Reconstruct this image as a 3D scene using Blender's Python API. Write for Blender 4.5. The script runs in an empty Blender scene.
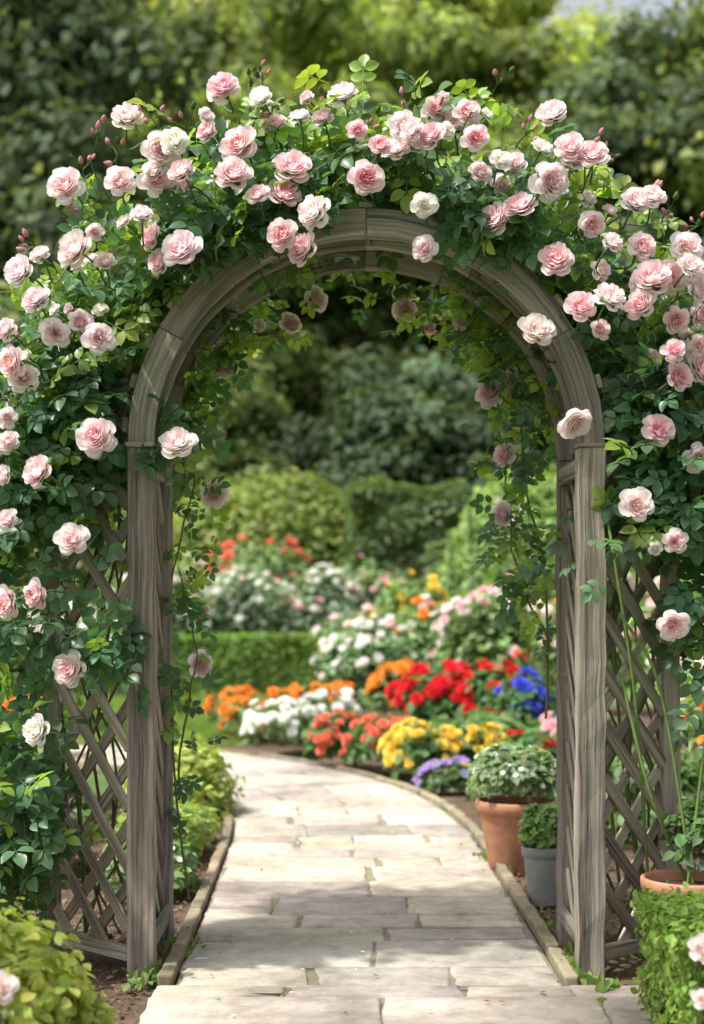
import bpy, math, numpy as np
from mathutils import Vector, Matrix
rng=np.random.default_rng(11)
U=lambda a,b,n=None: rng.uniform(a,b,n)
def nz(v): 
    v=np.asarray(v,float); return v/np.maximum(np.linalg.norm(v,axis=-1,keepdims=True),1e-9)
# ------------------------------------------------------------------ mesh builder
class MB:
    def __init__(s): s.V=[];s.F=[];s.C=[];s.M=[];s.G=[];s.S=[];s.n=0
    def raw(s,V,F,C,m=0,G=None,smooth=True):
        V=np.asarray(V,float).reshape(-1,3);F=np.asarray(F,int).reshape(-1,4)
        C=np.asarray(C,float)
        if C.ndim==1: C=np.tile(C,(len(V),1))
        s.V.append(V);s.F.append(F+s.n);s.C.append(C)
        s.G.append(V.copy() if G is None else G)
        s.M.append(np.full(len(F),m,int));s.S.append(np.full(len(F),smooth,bool));s.n+=len(V)
    def inst(s,T,pos,R,scale,cA,cB=None,m=0,smooth=True):
        TV,TF,TW=T;N=len(pos);k=len(TV)
        if N==0: return
        scale=np.asarray(scale,float)
        if scale.ndim==0: scale=np.full(N,float(scale))
        if scale.ndim==1: scale=np.repeat(scale[:,None],3,1)
        L=TV[None]*scale[:,None,:]
        P=np.einsum('nij,nkj->nki',R,L)+np.asarray(pos)[:,None,:]
        F=(TF[None]+(np.arange(N)*k)[:,None,None]).reshape(-1,4)
        cA=np.asarray(cA,float)
        if cA.ndim==1: cA=np.tile(cA,(N,1))
        if cB is None: C=np.repeat(cA[:,None,:],k,1)*(1+0*TW[None,:,None])
        else:
            cB=np.asarray(cB,float)
            if cB.ndim==1: cB=np.tile(cB,(N,1))
            C=cA[:,None,:]*(1-TW[None,:,None])+cB[:,None,:]*TW[None,:,None]
        s.raw(P.reshape(-1,3),F,C.reshape(-1,3),m,None,smooth)
    def build(s,name,mats,parent=None,link=True):
        V=np.concatenate(s.V);F=np.concatenate(s.F);C=np.concatenate(s.C);M=np.concatenate(s.M);S=np.concatenate(s.S);G=np.concatenate(s.G)
        me=bpy.data.meshes.new(name)
        me.vertices.add(len(V));me.vertices.foreach_set('co',V.ravel().astype(np.float32))
        me.loops.add(F.size);me.loops.foreach_set('vertex_index',F.ravel().astype(np.int32))
        me.polygons.add(len(F));me.polygons.foreach_set('loop_start',(np.arange(len(F))*4).astype(np.int32))
        for mt in mats: me.materials.append(mt)
        me.polygons.foreach_set('material_index',M.astype(np.int32))
        me.update(calc_edges=True)
        me.polygons.foreach_set('use_smooth',S)
        a=me.attributes.new('Col','FLOAT_COLOR','POINT')
        a.data.foreach_set('color',np.concatenate([C,np.ones((len(C),1))],1).ravel().astype(np.float32))
        g=me.attributes.new('gc','FLOAT_VECTOR','POINT');g.data.foreach_set('vector',G.ravel().astype(np.float32))
        me.update()
        if not link: return me
        o=bpy.data.objects.new(name,me);bpy.context.scene.collection.objects.link(o)
        if parent: o.parent=parent
        return o
def frames(n,d):
    z=nz(n);d=np.asarray(d,float);y=d-z*np.sum(z*d,-1,keepdims=True)
    y=nz(y);x=np.cross(y,z)
    return np.stack([x,y,z],-1)
def rnd(n): return nz(rng.normal(size=(n,3)))
def vary(c,n,a=.25,b=.08):
    c=np.asarray(c,float);return np.clip(c[None]*(1+U(-a,a,n)[:,None])*(1+rng.uniform(-b,b,(n,3))),0,1)
def grid_faces(nu,nv):
    i,j=np.meshgrid(np.arange(nu-1),np.arange(nv-1),indexing='ij');a=(i*nv+j).ravel()
    return np.stack([a,a+nv,a+nv+1,a+1],1)
# ------------------------------------------------------------------ templates
def T_leaf(nv=5,w=.3,fold=.12,bend=.18):
    V=[];W=[]
    for a in (-1,0,1):
        for j in range(nv):
            v=j/(nv-1);wd=w*(math.sin(math.pi*min(v*1.0,1))**.65 if 0<v<1 else 0.02)*(1.12-.3*v)
            V.append((a*wd,v,fold*abs(a)*wd*3-bend*v*v));W.append(.25*abs(a))
    return np.array(V),grid_faces(3,nv),np.array(W)
def merge(parts):
    V=[];F=[];W=[];n=0
    for v,f,w in parts: V.append(v);F.append(f+n);W.append(w);n+=len(v)
    return np.concatenate(V),np.concatenate(F),np.concatenate(W)
def xf(T,ang,off,s,tilt=0,roll=0):
    V,F,W=T;M=Matrix.Rotation(ang,3,'Z')@Matrix.Rotation(tilt,3,'X')@Matrix.Rotation(roll,3,'Y')
    return (V*s)@np.array(M).T+np.array(off),F,W
LEAF=T_leaf(5,.36)
LEAFS=T_leaf(4,.3)
def T_comp():
    p=[xf(LEAF,0,(0,.68,-.02),.42,-.1)]
    for y,s in ((.62,.40),(.34,.34)):
        p.append(xf(LEAF,-1.15,(.02,y,0),s,-.05,.2));p.append(xf(LEAF,1.15,(-.02,y,0),s,.05,-.2))
    st=(np.array([(-.008,0,0),(.008,0,0),(.008,.7,0),(-.008,.7,0)]),np.array([[0,1,2,3]]),np.zeros(4))
    return merge(p+[st])
COMP=T_comp()
QUAD=(np.array([(0,0,0),(.3,.5,.1),(0,1,-.05),(-.3,.5,.1)]),np.array([[0,1,2,3]]),np.array([0,.3,.6,.3]))
BLADE=(np.array([(-.04,0,0),(.04,0,0),(.01,1,.25),(-.01,1,.25)]),np.array([[0,1,2,3]]),np.array([0,0,1,1]))
def T_rose(seed,loose=0.):
    r=np.random.default_rng(seed);parts=[]
    L=[(5,.08,1.0,-.16,.16-loose*.12,.80,.16,0.0),(5,.08,.92,-.10,.34-loose*.05,.78,.13,.05),(6,.08,.78,-.05,.48,.72,.10,.15),
       (6,.07,.63,-.02,.55,.72,.07,.35),(6,.06,.49,0,.56,.74,.05,.55),(6,.04,.36,0,.55,.78,.03,.75),(5,.03,.24,0,.52,.85,.02,.9),(4,.02,.14,0,.50,1.,.01,1.),(3,.01,.07,0,.48,1.2,0,1.)]
    nu,nv=7,6
    for li,(n,R0,R1,Z0,Z1,ha,curl,w) in enumerate(L):
        ph0=r.uniform(0,6.28)
        for k in range(n):
            ph=ph0+k*2*math.pi/n+r.normal(0,.10);rs=1+r.normal(0,.05);zs=r.normal(0,.04);ruf=r.uniform(0,6.28);tw=r.normal(0,.03)
            V=[];W=[]
            for i in range(nu):
                u=-1+2*i/(nu-1)
                for j in range(nv):
                    v=j/(nv-1);ve=v*(1-.20*u**4-.05*u*u)-(.035*math.exp(-(u/.25)**2)*v**4)
                    wp=(.30+.70*v**.55)*(1-.28*max(0,(v-.7)/.3)**2)
                    R=(R0+(R1*rs-R0)*ve**.72)+(.03+tw)*u*v+.008*math.sin(4*u+ruf)*v-.06*R1*u*u*v
                    Z=Z0+(Z1+zs-Z0)*ve**1.8+.07*u*u*v-curl*max(0,ve-.74)**1.2*2.4+.014*math.sin(5*u+ruf)*v
                    a=ph+u*ha*wp
                    V.append((R*math.cos(a),R*math.sin(a),Z));W.append(min(1,w+.5*(1-v)))
            parts.append((np.array(V),grid_faces(nu,nv),np.array(W)))
    return merge(parts)
ROSES=[T_rose(s,l) for s,l in ((1,0),(2,.5),(3,1.),(4,.2),(5,1.6),(6,.7),(7,2.2))]
def T_pom(seed,layers=((8,1.,.05),(8,.75,.3),(6,.45,.45),(4,.2,.5))):
    r=np.random.default_rng(seed);parts=[]
    for n,R,Z in layers:
        p0=r.uniform(0,6)
        for k in range(n):
            a=p0+k*6.283/n+r.normal(0,.1);ha=3.4/n;V=[]
            for (rr,da,z) in ((.15,-ha*.6,Z-.25),(.15,ha*.6,Z-.25),(R,ha,Z),(R*1.08,0,Z+r.normal(0,.05)),(R,-ha,Z)):
                V.append((rr*math.cos(a+da),rr*math.sin(a+da),z))
            V=np.array(V);m=(V[0]+V[1])/2
            V=np.vstack([V,m[None]])
            parts.append((V,np.array([[5,1,2,3],[5,3,4,0]]),np.array([1,1,.1,0,.1,1.])*(1)))
    return merge(parts)
POMS=[T_pom(s) for s in (1,2,3)]
FIVE=T_pom(9,((5,1.,.1),(3,.25,.12)))
# ------------------------------------------------------------------ materials
def mat(name):
    m=bpy.data.materials.new(name);m.use_nodes=True;nt=m.node_tree;nt.nodes.clear()
    o=nt.nodes.new('ShaderNodeOutputMaterial');return m,nt,o
def N(nt,t,**k):
    n=nt.nodes.new(t)
    for a,b in k.items(): setattr(n,a,b)
    return n
def mat_leaf(name,tr=.35,rough=.45,trcol=(1.5,1.6,.6),nscale=9.,spec=.4,namp=.5):
    m,nt,o=mat(name);L=nt.links
    at=N(nt,'ShaderNodeAttribute',attribute_name='Col')
    geo=N(nt,'ShaderNodeNewGeometry')
    no=N(nt,'ShaderNodeTexNoise');no.inputs['Scale'].default_value=nscale;L.new(geo.outputs['Position'],no.inputs['Vector'])
    mr=N(nt,'ShaderNodeMapRange');mr.inputs[1].default_value=.3;mr.inputs[2].default_value=.7;mr.inputs[3].default_value=1-namp/2;mr.inputs[4].default_value=1+namp/2
    L.new(no.outputs[0],mr.inputs[0])
    mx=N(nt,'ShaderNodeVectorMath',operation='SCALE');L.new(at.outputs['Color'],mx.inputs[0]);L.new(mr.outputs[0],mx.inputs['Scale'])
    p=N(nt,'ShaderNodeBsdfPrincipled');p.inputs['Roughness'].default_value=rough;p.inputs['Specular IOR Level'].default_value=spec
    L.new(mx.outputs[0],p.inputs['Base Color'])
    t=N(nt,'ShaderNodeBsdfTranslucent')
    mt=N(nt,'ShaderNodeVectorMath',operation='MULTIPLY');mt.inputs[1].default_value=trcol;L.new(mx.outputs[0],mt.inputs[0]);L.new(mt.outputs[0],t.inputs['Color'])
    ms=N(nt,'ShaderNodeMixShader');ms.inputs[0].default_value=tr
    L.new(p.outputs[0],ms.inputs[1]);L.new(t.outputs[0],ms.inputs[2]);L.new(ms.outputs[0],o.inputs[0]);return m
M_leaf=mat_leaf('rose_leaf',.40,.36,(1.8,1.9,.6))
M_bush=mat_leaf('bush_leaf',.4,.5,(1.45,1.5,.7),3.)
M_tree=mat_leaf('tree_leaf',.38,.6,(1.5,1.5,.65),.5,.2,.8)
M_petal=mat_leaf('petal',.5,.6,(1.03,1.02,1.035),20,.2,.05)
def mat_attr(name,rough,scale=30,amp=.4,bump=.3,bdist=.01,detail=6,stretch=None,coord='Position',spec=.3):
    m,nt,o=mat(name);L=nt.links
    at=N(nt,'ShaderNodeAttribute',attribute_name='Col')
    if coord=='gc': src=N(nt,'ShaderNodeAttribute',attribute_name='gc').outputs['Vector']
    else: src=N(nt,'ShaderNodeNewGeometry').outputs['Position']
    if stretch:
        mp=N(nt,'ShaderNodeMapping');mp.inputs['Scale'].default_value=stretch;L.new(src,mp.inputs[0]);src=mp.outputs[0]
    no=N(nt,'ShaderNodeTexNoise');no.inputs['Scale'].default_value=scale;no.inputs['Detail'].default_value=detail;no.inputs['Roughness'].default_value=.65
    n2=N(nt,'ShaderNodeTexNoise');n2.inputs['Scale'].default_value=scale*.13;n2.inputs['Detail'].default_value=3
    L.new(src,no.inputs['Vector']);L.new(src,n2.inputs['Vector'])
    ad=N(nt,'ShaderNodeMath',operation='ADD');L.new(no.outputs[0],ad.inputs[0]);L.new(n2.outputs[0],ad.inputs[1])
    mr=N(nt,'ShaderNodeMapRange');mr.inputs[1].default_value=.7;mr.inputs[2].default_value=1.3;mr.inputs[3].default_value=1-amp;mr.inputs[4].default_value=1+amp
    L.new(ad.outputs[0],mr.inputs[0])
    mx=N(nt,'ShaderNodeVectorMath',operation='SCALE');L.new(at.outputs['Color'],mx.inputs[0]);L.new(mr.outputs[0],mx.inputs['Scale'])
    p=N(nt,'ShaderNodeBsdfPrincipled');p.inputs['Roughness'].default_value=rough;p.inputs['Specular IOR Level'].default_value=spec
    L.new(mx.outputs[0],p.inputs['Base Color'])
    b=N(nt,'ShaderNodeBump');b.inputs['Strength'].default_value=bump;b.inputs['Distance'].default_value=bdist;L.new(no.outputs[0],b.inputs['Height']);L.new(b.outputs[0],p.inputs['Normal'])
    L.new(p.outputs[0],o.inputs[0]);return m
M_wood=mat_attr('weathered_wood',.88,95,.78,1.,.009,8,(.03,1,1),'gc',.12)
M_stone=mat_attr('paving_stone',.82,14,.42,.6,.007,9)
M_soil=mat_attr('soil',.95,35,.5,1.,.02)
M_bark=mat_attr('bark',.9,12,.4,.8,.03)
M_clay=mat_attr('terracotta',.8,14,.3,.25,.003)
M_cane=mat_attr('cane',.7,40,.3,.4,.003)
def ground_mat():
    m,nt,o=mat('lawn_ground');L=nt.links
    geo=N(nt,'ShaderNodeNewGeometry');no=N(nt,'ShaderNodeTexNoise');no.inputs['Scale'].default_value=.7;no.inputs['Detail'].default_value=10;no.inputs['Roughness'].default_value=.75
    L.new(geo.outputs['Position'],no.inputs['Vector'])
    cr=N(nt,'ShaderNodeValToRGB');cr.color_ramp.elements[0].position=.3;cr.color_ramp.elements[0].color=(.035,.07,.015,1);cr.color_ramp.elements[1].position=.7;cr.color_ramp.elements[1].color=(.10,.17,.03,1)
    L.new(no.outputs[0],cr.inputs[0]);p=N(nt,'ShaderNodeBsdfPrincipled');p.inputs['Roughness'].default_value=.9;L.new(cr.outputs[0],p.inputs['Base Color'])
    b=N(nt,'ShaderNodeBump');b.inputs['Distance'].default_value=.03;L.new(no.outputs[0],b.inputs['Height']);L.new(b.outputs[0],p.inputs['Normal'])
    L.new(p.outputs[0],o.inputs[0]);return m
M_ground=ground_mat()
# ------------------------------------------------------------------ primitives
def tube(mb,P,R,c,m=0,k=6):
    P=np.asarray(P,float);R=np.broadcast_to(np.asarray(R,float),(len(P),))
    T=nz(np.gradient(P,axis=0));ref=np.array([.3,.8,.1]) if abs(T[:,2]).mean()>.6 else np.array([0,0,1.])
    X=nz(np.cross(T,ref[None]));Y=np.cross(T,X);a=np.arange(k+1)*2*math.pi/k
    V=P[:,None]+R[:,None,None]*(np.cos(a)[None,:,None]*X[:,None]+np.sin(a)[None,:,None]*Y[:,None])
    mb.raw(V.reshape(-1,3),grid_faces(len(P),k+1),c,m)
def smooth_path(pts,n=24):
    P=np.array(pts,float)
    if len(P)<3:
        t=np.linspace(0,1,n)[:,None];return P[0]*(1-t)+P[-1]*t
    Q=np.vstack([2*P[0]-P[1],P,2*P[-1]-P[-2]]);out=[]
    per=max(2,n//(len(P)-1))
    for i in range(1,len(Q)-2):
        for t in np.linspace(0,1,per,endpoint=False):
            a,b,c,d=Q[i-1],Q[i],Q[i+1],Q[i+2]
            out.append(.5*((2*b)+(-a+c)*t+(2*a-5*b+4*c-d)*t*t+(-a+3*b-3*c+d)*t**3))
    out.append(P[-1]);return np.array(out)
WOODC=[(.30,.265,.225),(.265,.235,.20),(.335,.30,.255),(.245,.215,.18)]
def sweep(mb,P,xd,yd,w,t,c,m=0,jit=.0012):
    P=np.asarray(P,float);n=len(P);xd=np.broadcast_to(xd,(n,3));yd=np.broadcast_to(yd,(n,3))
    s=np.concatenate([[0],np.cumsum(np.linalg.norm(np.diff(P,axis=0),axis=1))])
    V=[];G=[];off=rng.uniform(0,40,3)
    for (a,b) in ((-1,-1),(1,-1),(1,1),(-1,1)):
        V.append(P+xd*(a*w/2)+yd*(b*t/2)+rng.normal(0,jit,(n,3)))
        G.append(np.stack([s+off[0],np.full(n,a*w/2+off[1]),np.full(n,b*t/2+off[2])],1))
    V=np.stack(V,1).reshape(-1,3);G=np.stack(G,1).reshape(-1,3);F=[]
    for i in range(n-1):
        for k in range(4):
            k2=(k+1)%4;F.append((i*4+k,i*4+k2,(i+1)*4+k2,(i+1)*4+k))
    F.append((3,2,1,0));F.append(((n-1)*4,(n-1)*4+1,(n-1)*4+2,(n-1)*4+3))
    mb.raw(V,F,c,m,G,False)
def beam(mb,p0,p1,w,t,xd,c=None,seg=2,jit=.0012):
    p0=np.array(p0,float);p1=np.array(p1,float);d=nz(p1-p0);xd=np.array(xd,float);xd=nz(xd-d*np.dot(xd,d));yd=np.cross(d,xd)
    tt=np.linspace(0,1,seg+1)[:,None]
    sweep(mb,p0*(1-tt)+p1*tt,xd,yd,w,t,vary(WOODC[rng.integers(4)],1,.12,.03)[0] if c is None else c,0,jit)
def lathe(mb,prof,c,center,k=40,m=0):
    a=np.linspace(0,2*math.pi,k+1);prof=np.array(prof,float)
    V=np.stack([prof[:,0][:,None]*np.cos(a),prof[:,0][:,None]*np.sin(a),np.repeat(prof[:,1][:,None],k+1,1)],-1)+np.array(center)
    mb.raw(V.reshape(-1,3),grid_faces(len(prof),k+1)[:,::-1],c,m)
# ------------------------------------------------------------------ ARBOR
Y0,Y1=5.0,5.52
CX,SZ=.046,1.74
RM=.735
ROOT=bpy.data.objects.new('garden_arch',None);bpy.context.scene.collection.objects.link(ROOT)
mb=MB()
def post(x,y,z1,w=.085,t=.075,z0=-.05,c=None): beam(mb,(x,y,z0),(x,y,z1),w,t,(1,0,0),c,18,.0025)
XL,XR=CX-RM,CX+RM
post(XL,Y0,SZ,.086,.08);post(XR,Y0,SZ,.09,.08);post(XL,Y1,SZ,.075,.07);post(XR,Y1,SZ,.075,.07)
def arch(y,r,w,t,n=9,c=None):
    for k in range(n):
        a0=math.pi*k/n+.0006;a1=math.pi*(k+1)/n-.0006;a=np.linspace(a0,a1,9)
        rad=np.stack([np.cos(a),0*a,np.sin(a)],1)
        P=np.array([CX,y,SZ+.001])+rad*r
        sweep(mb,P,rad,np.tile([0,1.,0],(9,1)),w,t,vary(WOODC[k%3],1,.07,.03)[0],0,.001)
arch(Y0,RM,.088,.05,6);arch(Y0+.052,RM-.012,.05,.045,7);arch(Y1,RM,.08,.05,8);arch((Y0+Y1)/2,RM,.05,.04,6)
for k in range(17):
    a=math.pi*(k+.5)/17;rad=np.array([math.cos(a),0,math.sin(a)])
    p=np.array([CX,0,SZ])+rad*(RM+.044+.013)
    beam(mb,p+[0,Y0-.012,0],p+[0,Y1+.06,0],.05,.022,np.cross(rad,[0,1,0]),None,3)
def d3(d,s): return np.array([d[0],d[1],-s])
def lattice(p0,p1,z0,z1,sp=.165,w=.042,t=.011,c=None):
    p0=np.array(p0,float);p1=np.array(p1,float);L=np.linalg.norm(p1-p0);d=(p1-p0)/L;nrm=np.array([d[1],-d[0],0])
    H=z1-z0
    for sgn,off in ((1,-t*.62),(-1,t*.62)):
        kk=np.arange(-H+.05,L,sp) if sgn>0 else np.arange(.05,L+H,sp)
        for k in kk:
            if sgn>0: h0=max(0,-k);h1=min(H,L-k)
            else: h0=max(0,k-L);h1=min(H,k)
            if h1-h0<.06: continue
            q=lambda h:np.array([*(p0+d*(k+sgn*h)),z0+h])+nrm*(off+rng.normal(0,.0008))
            beam(mb,q(h0),q(h1),w,t,d3(d,sgn),vary((.35,.305,.25),1,.25,.05)[0],3,.001)
LW=((XL-.045,Y0+.045),(-1.03,5.34));RW=((XR+.047,Y0+.045),(1.075,5.28))
lattice(*LW,.06,2.0,.20,.045);lattice(*RW,.06,2.0,.18,.045)
lattice((XL,Y0+.05),(XL,Y1-.04),.1,SZ-.05,.15,.035);lattice((XR,Y0+.05),(XR,Y1-.04),.1,SZ-.05,.15,.035)
post(LW[1][0]-.025,LW[1][1]+.03,2.1,.055,.06);post(RW[1][0]+.03,RW[1][1]+.02,2.1,.06,.06)
for z in (.12,SZ-.06):
    for x in (XL,XR): beam(mb,(x+(.03 if x<0 else -.03),Y0+.042,z),(x+(.03 if x<0 else -.03),Y1-.037,z),.02,.06,(1,0,0))
for W in (LW,RW):
    for z in (.07,1.95): beam(mb,(*W[0],z),(*W[1],z),.05,.03,(0,0,1))
for x in (XL,XR): beam(mb,(x-.048,Y0-.005,SZ+.005),(x+.048,Y0-.005,SZ+.005),.014,.092,(0,0,1),(.29,.255,.21))
arb=mb.build('timber_frame',[M_wood],ROOT)
bv=arb.modifiers.new('bevel','BEVEL');bv.width=.003;bv.segments=1;bv.limit_method='ANGLE';bv.angle_limit=math.radians(50)
# ------------------------------------------------------------------ CLIMBING ROSE
S=1/305.
def E(u,v,Y=5.0):
    return np.array([(u-352)*Y/1525,Y,1.24-(v-600)*Y/1525])
rose=MB()
def add_leaves(ctr,n,sig,size=(.10,.155),col=(.085,.17,.09),front=.0,ok=None,lightfrac=.25,up=.6,ymin=4.84):
    ctr=np.asarray(ctr,float);P=ctr+rng.normal(0,1,(n,3))*np.array(sig)
    P[:,1]=np.where(P[:,1]<ymin,ymin+U(0,.08,n),P[:,1])
    if ok is not None: P=P[ok(P)]
    n=len(P)
    if n==0: return
    nr=rng.normal(0,.5,(n,3))+np.array([-.1,-.6-front,up])
    d=rng.normal(0,1,(n,3))+np.array([0,-.15,-.35])
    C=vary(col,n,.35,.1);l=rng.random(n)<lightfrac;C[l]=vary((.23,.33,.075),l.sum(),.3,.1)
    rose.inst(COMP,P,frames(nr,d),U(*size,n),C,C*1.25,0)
def polar(P):
    dx=P[:,0]-CX;dz=P[:,2]-SZ;return np.hypot(dx,dz),np.degrees(np.arctan2(dz,dx))
def dz_(P): return P[:,2]-SZ
def keep_wood(P):
    r,th=polar(P);front=P[:,1]<Y0+.3;X=P[:,0];Z=P[:,2];rr=rng.random(len(P))
    cov=((th>100)&(th<136))|((th>52)&(th<72))
    bad=(dz_(P)>-.05)&(r<.85)&(r>.56)&front&~cov
    bad|=(dz_(P)>-.05)&(r<.75)&front&cov
    bad|=(dz_(P)<=0)&(np.abs(np.abs(X-CX)-RM)<.10)&front&(rr<.96)
    bad|=(dz_(P)>0)&(r<.60)&(rr<.85)
    bad|=(dz_(P)<=0)&(np.abs(X-CX)<.58)
    bad|=(X<-.72)&(X>-1.0)&(Z<1.60)&(rr<.88)
    bad|=(X<-.72)&(X>-1.04)&(Z<1.0)&(rr<.5)
    bad|=(X>.76)&(X<1.08)&(Z<1.45)&(rr<.90)
    bad|=(X>.76)&(X<1.0)&(Z<1.75)&(rr<.40)
    return ~bad
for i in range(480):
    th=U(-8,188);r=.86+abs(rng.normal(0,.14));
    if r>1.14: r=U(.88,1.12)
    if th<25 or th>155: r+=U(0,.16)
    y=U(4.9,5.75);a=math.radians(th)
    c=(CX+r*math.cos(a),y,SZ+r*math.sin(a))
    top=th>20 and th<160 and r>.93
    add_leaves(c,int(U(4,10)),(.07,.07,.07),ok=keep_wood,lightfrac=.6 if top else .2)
for th0,th1,k in ((99,135,34),(52,72,18)):
    for i in range(k):
        a=math.radians(U(th0,th1));r=U(.77,.88);add_leaves((CX+r*math.cos(a),4.92,SZ+r*math.sin(a)),6,(.05,.04,.05),ok=keep_wood,lightfrac=.15)
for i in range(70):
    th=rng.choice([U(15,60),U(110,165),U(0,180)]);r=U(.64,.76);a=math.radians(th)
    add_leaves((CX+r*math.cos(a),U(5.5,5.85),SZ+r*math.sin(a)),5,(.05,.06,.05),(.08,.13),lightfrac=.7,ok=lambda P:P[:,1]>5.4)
FL=[(20,420,45,60,30,.3),(60,400,30,50,22,.2),(105,440,16,35,8,.15),(50,500,28,35,14,.15),(10,520,25,60,14,.2),(72,560,14,30,6,.1),(-50,500,35,120,34,.3),
    (45,620,18,24,5,.1),(95,640,12,14,4,.1),(45,690,18,22,5,.1),(20,765,28,30,14,.1),(38,830,26,34,18,.08),(5,850,30,40,18,.1),(-50,800,35,80,26,.2),
    (158,432,10,7,4,.1),(126,655,7,6,3,.1),(112,520,8,20,2,.1),
    (640,400,36,45,28,.2),(690,430,30,60,24,.2),(622,455,16,24,9,.1),(680,495,22,30,12,.15),(600,385,14,25,6,.1),(645,525,16,18,5,.1),(586,560,9,10,2,.05),
    (694,560,14,34,8,.2),(745,480,30,120,30,.25),(699,640,10,30,3,.2),(606,510,6,30,2,.1),(750,700,26,110,14,.25),(690,600,14,20,3,.1)]
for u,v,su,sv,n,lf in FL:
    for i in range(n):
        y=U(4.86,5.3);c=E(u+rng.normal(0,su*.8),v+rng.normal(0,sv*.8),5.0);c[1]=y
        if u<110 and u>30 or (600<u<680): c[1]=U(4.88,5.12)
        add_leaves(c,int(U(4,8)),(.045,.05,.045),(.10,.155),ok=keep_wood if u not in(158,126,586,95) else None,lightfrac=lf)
def vine(pts,rad,nleaf=10,leafsig=.03,col=(.14,.13,.05),light=.3):
    P=smooth_path(pts,26);P=P+np.cumsum(rng.normal(0,.004,P.shape),0)
    tube(rose,P,np.linspace(rad,rad*.5,len(P)),col,1,6)
    for p in P[rng.integers(2,len(P),nleaf)]: add_leaves(p,1,(leafsig,)*3,(.07,.12),lightfrac=light)
    return P
for pts in [[E(190,900,5.45),E(178,760,5.5),E(172,600,5.5),E(195,480,5.5),E(190,370,5.55)],[E(178,800,5.5),E(186,700,5.45),E(200,640,5.4),E(180,560,5.45)],
            [E(545,720,5.6),E(540,560,5.6),E(525,480,5.65),E(520,380,5.6),E(480,330,5.65)],[E(548,640,5.6),E(515,560,5.7),E(505,470,5.7),E(490,380,5.7)]]:
    vine(pts,.005,20,.03)
for u,v,n in ((200,370,8),(188,440,9),(195,520,8),(182,600,5),(178,700,4),(175,780,4),(530,400,8),(525,470,9),(518,530,9),(530,600,6),(540,650,3),(505,390,6),(235,340,5),(480,325,6),(430,300,4)):
    for k in range(n): add_leaves(E(u+rng.normal(0,10),v+rng.normal(0,22),5.6),2,(.03,.05,.04),(.08,.13),lightfrac=.4)
for s,x0,x1 in ((-1,-1.1,-.72),(1,.85,1.2)):
    for k in range(9):
        bx=U(x0,x1);by=U(5.4,5.7);thE=math.radians(90-s*U(0,50)) 
        pts=[(bx,by,0)]
        for z in (.5,1.0,1.45): pts.append((CX+s*(U(.80,1.1)),U(5.35,5.5),z))
        for f in np.linspace(.05,1,5):
            a=(math.pi if s<0 else 0)+(thE-(math.pi if s<0 else 0))*f;r=.84+U(-.02,.1);pts.append((CX+r*math.cos(a),U(5.1,5.5),SZ+r*math.sin(a)))
        tube(rose,smooth_path(pts,60),U(.004,.009),vary((.18,.15,.08),1,.3)[0] if k%3 else (.12,.18,.06),1,7)
for k in range(9):
    a=math.radians(U(20,160));tube(rose,smooth_path([(CX+r*math.cos(a+o),5.2+U(-.1,.3),SZ+r*math.sin(a+o)) for r,o in ((.84,0),(.9,.15),(.95,.35),(.9,.5))],20),.005,(.14,.13,.05),1)
R=[(127,118,36,.15),(66,186,38,.25),(75,250,42,.3),(20,272,36,.3),(36,300,30,.25),(105,262,22,.3),(99,338,36,.25),(80,322,28,.35),(55,333,30,.2),(5,330,26,.4),(12,362,32,.6),(24,378,30,.2),
(120,182,30,.3),(162,150,40,.25),(155,178,34,.4),(182,172,28,.6),(152,237,28,.7),(160,262,32,.6),(182,250,42,.4),(207,132,24,.6),(223,88,36,.7),(240,146,38,.6),(233,175,36,.6),(292,168,40,.7),
(284,195,38,.8),(283,235,36,.8),(304,250,38,.7),(314,212,36,.1),(307,98,16,.7),(323,118,26,.4),(343,95,34,.2),(357,130,24,.9),(380,146,24,1.),(366,178,34,.8),(403,125,30,.15),(396,150,26,.2),
(438,110,34,.7),(467,113,30,.7),(430,137,32,.8),(475,138,30,.7),(424,205,26,0),(425,249,28,.2),(495,220,40,.35),(520,207,34,.7),(550,181,40,.3),(552,115,34,.3),(570,148,34,.5),(592,155,32,.6),
(556,261,38,.6),(592,224,28,.5),(635,202,32,.4),(652,197,28,.3),(612,243,24,.2),(642,247,30,.4),(580,307,32,.7),(610,298,36,.1),(652,280,40,.6),(670,277,34,.5),(640,305,32,.6),(686,247,32,.1),(690,266,28,.15),
(697,290,26,.3),(676,320,32,.6),(699,315,26,.7),(536,331,38,.1),(678,377,32,.9),(702,370,34,.6),(674,350,24,.7),(575,423,36,.3),(658,430,36,.6),(698,458,32,.2),(636,505,34,.2),(675,541,28,.4),
(655,548,16,0),(673,624,32,.3),(97,437,40,.4),(178,444,40,.2),(38,472,36,.6),(7,418,24,.2),(8,442,24,.3),(5,475,22,.3),(8,520,26,.4),(72,540,36,.2),(37,594,34,.7),(8,602,32,.6),(70,669,36,.25),
(38,731,34,0),(500,160,26,0),(515,165,24,.2),(480,172,24,.3),(268,125,20,.0),(142,215,22,.2),(258,195,24,.5),(600,270,26,.3),(700,345,26,.4),(40,255,22,.2),(600,330,22,.4),(-30,300,34,.4),(-35,420,34,.3),(-40,560,34,.6),
(740,300,34,.4),(735,420,34,.5),(745,560,34,.2),(453,128,30,.6),(175,142,30,.0),(412,132,26,.3),(575,160,28,.4),(645,285,30,.3)]
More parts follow.
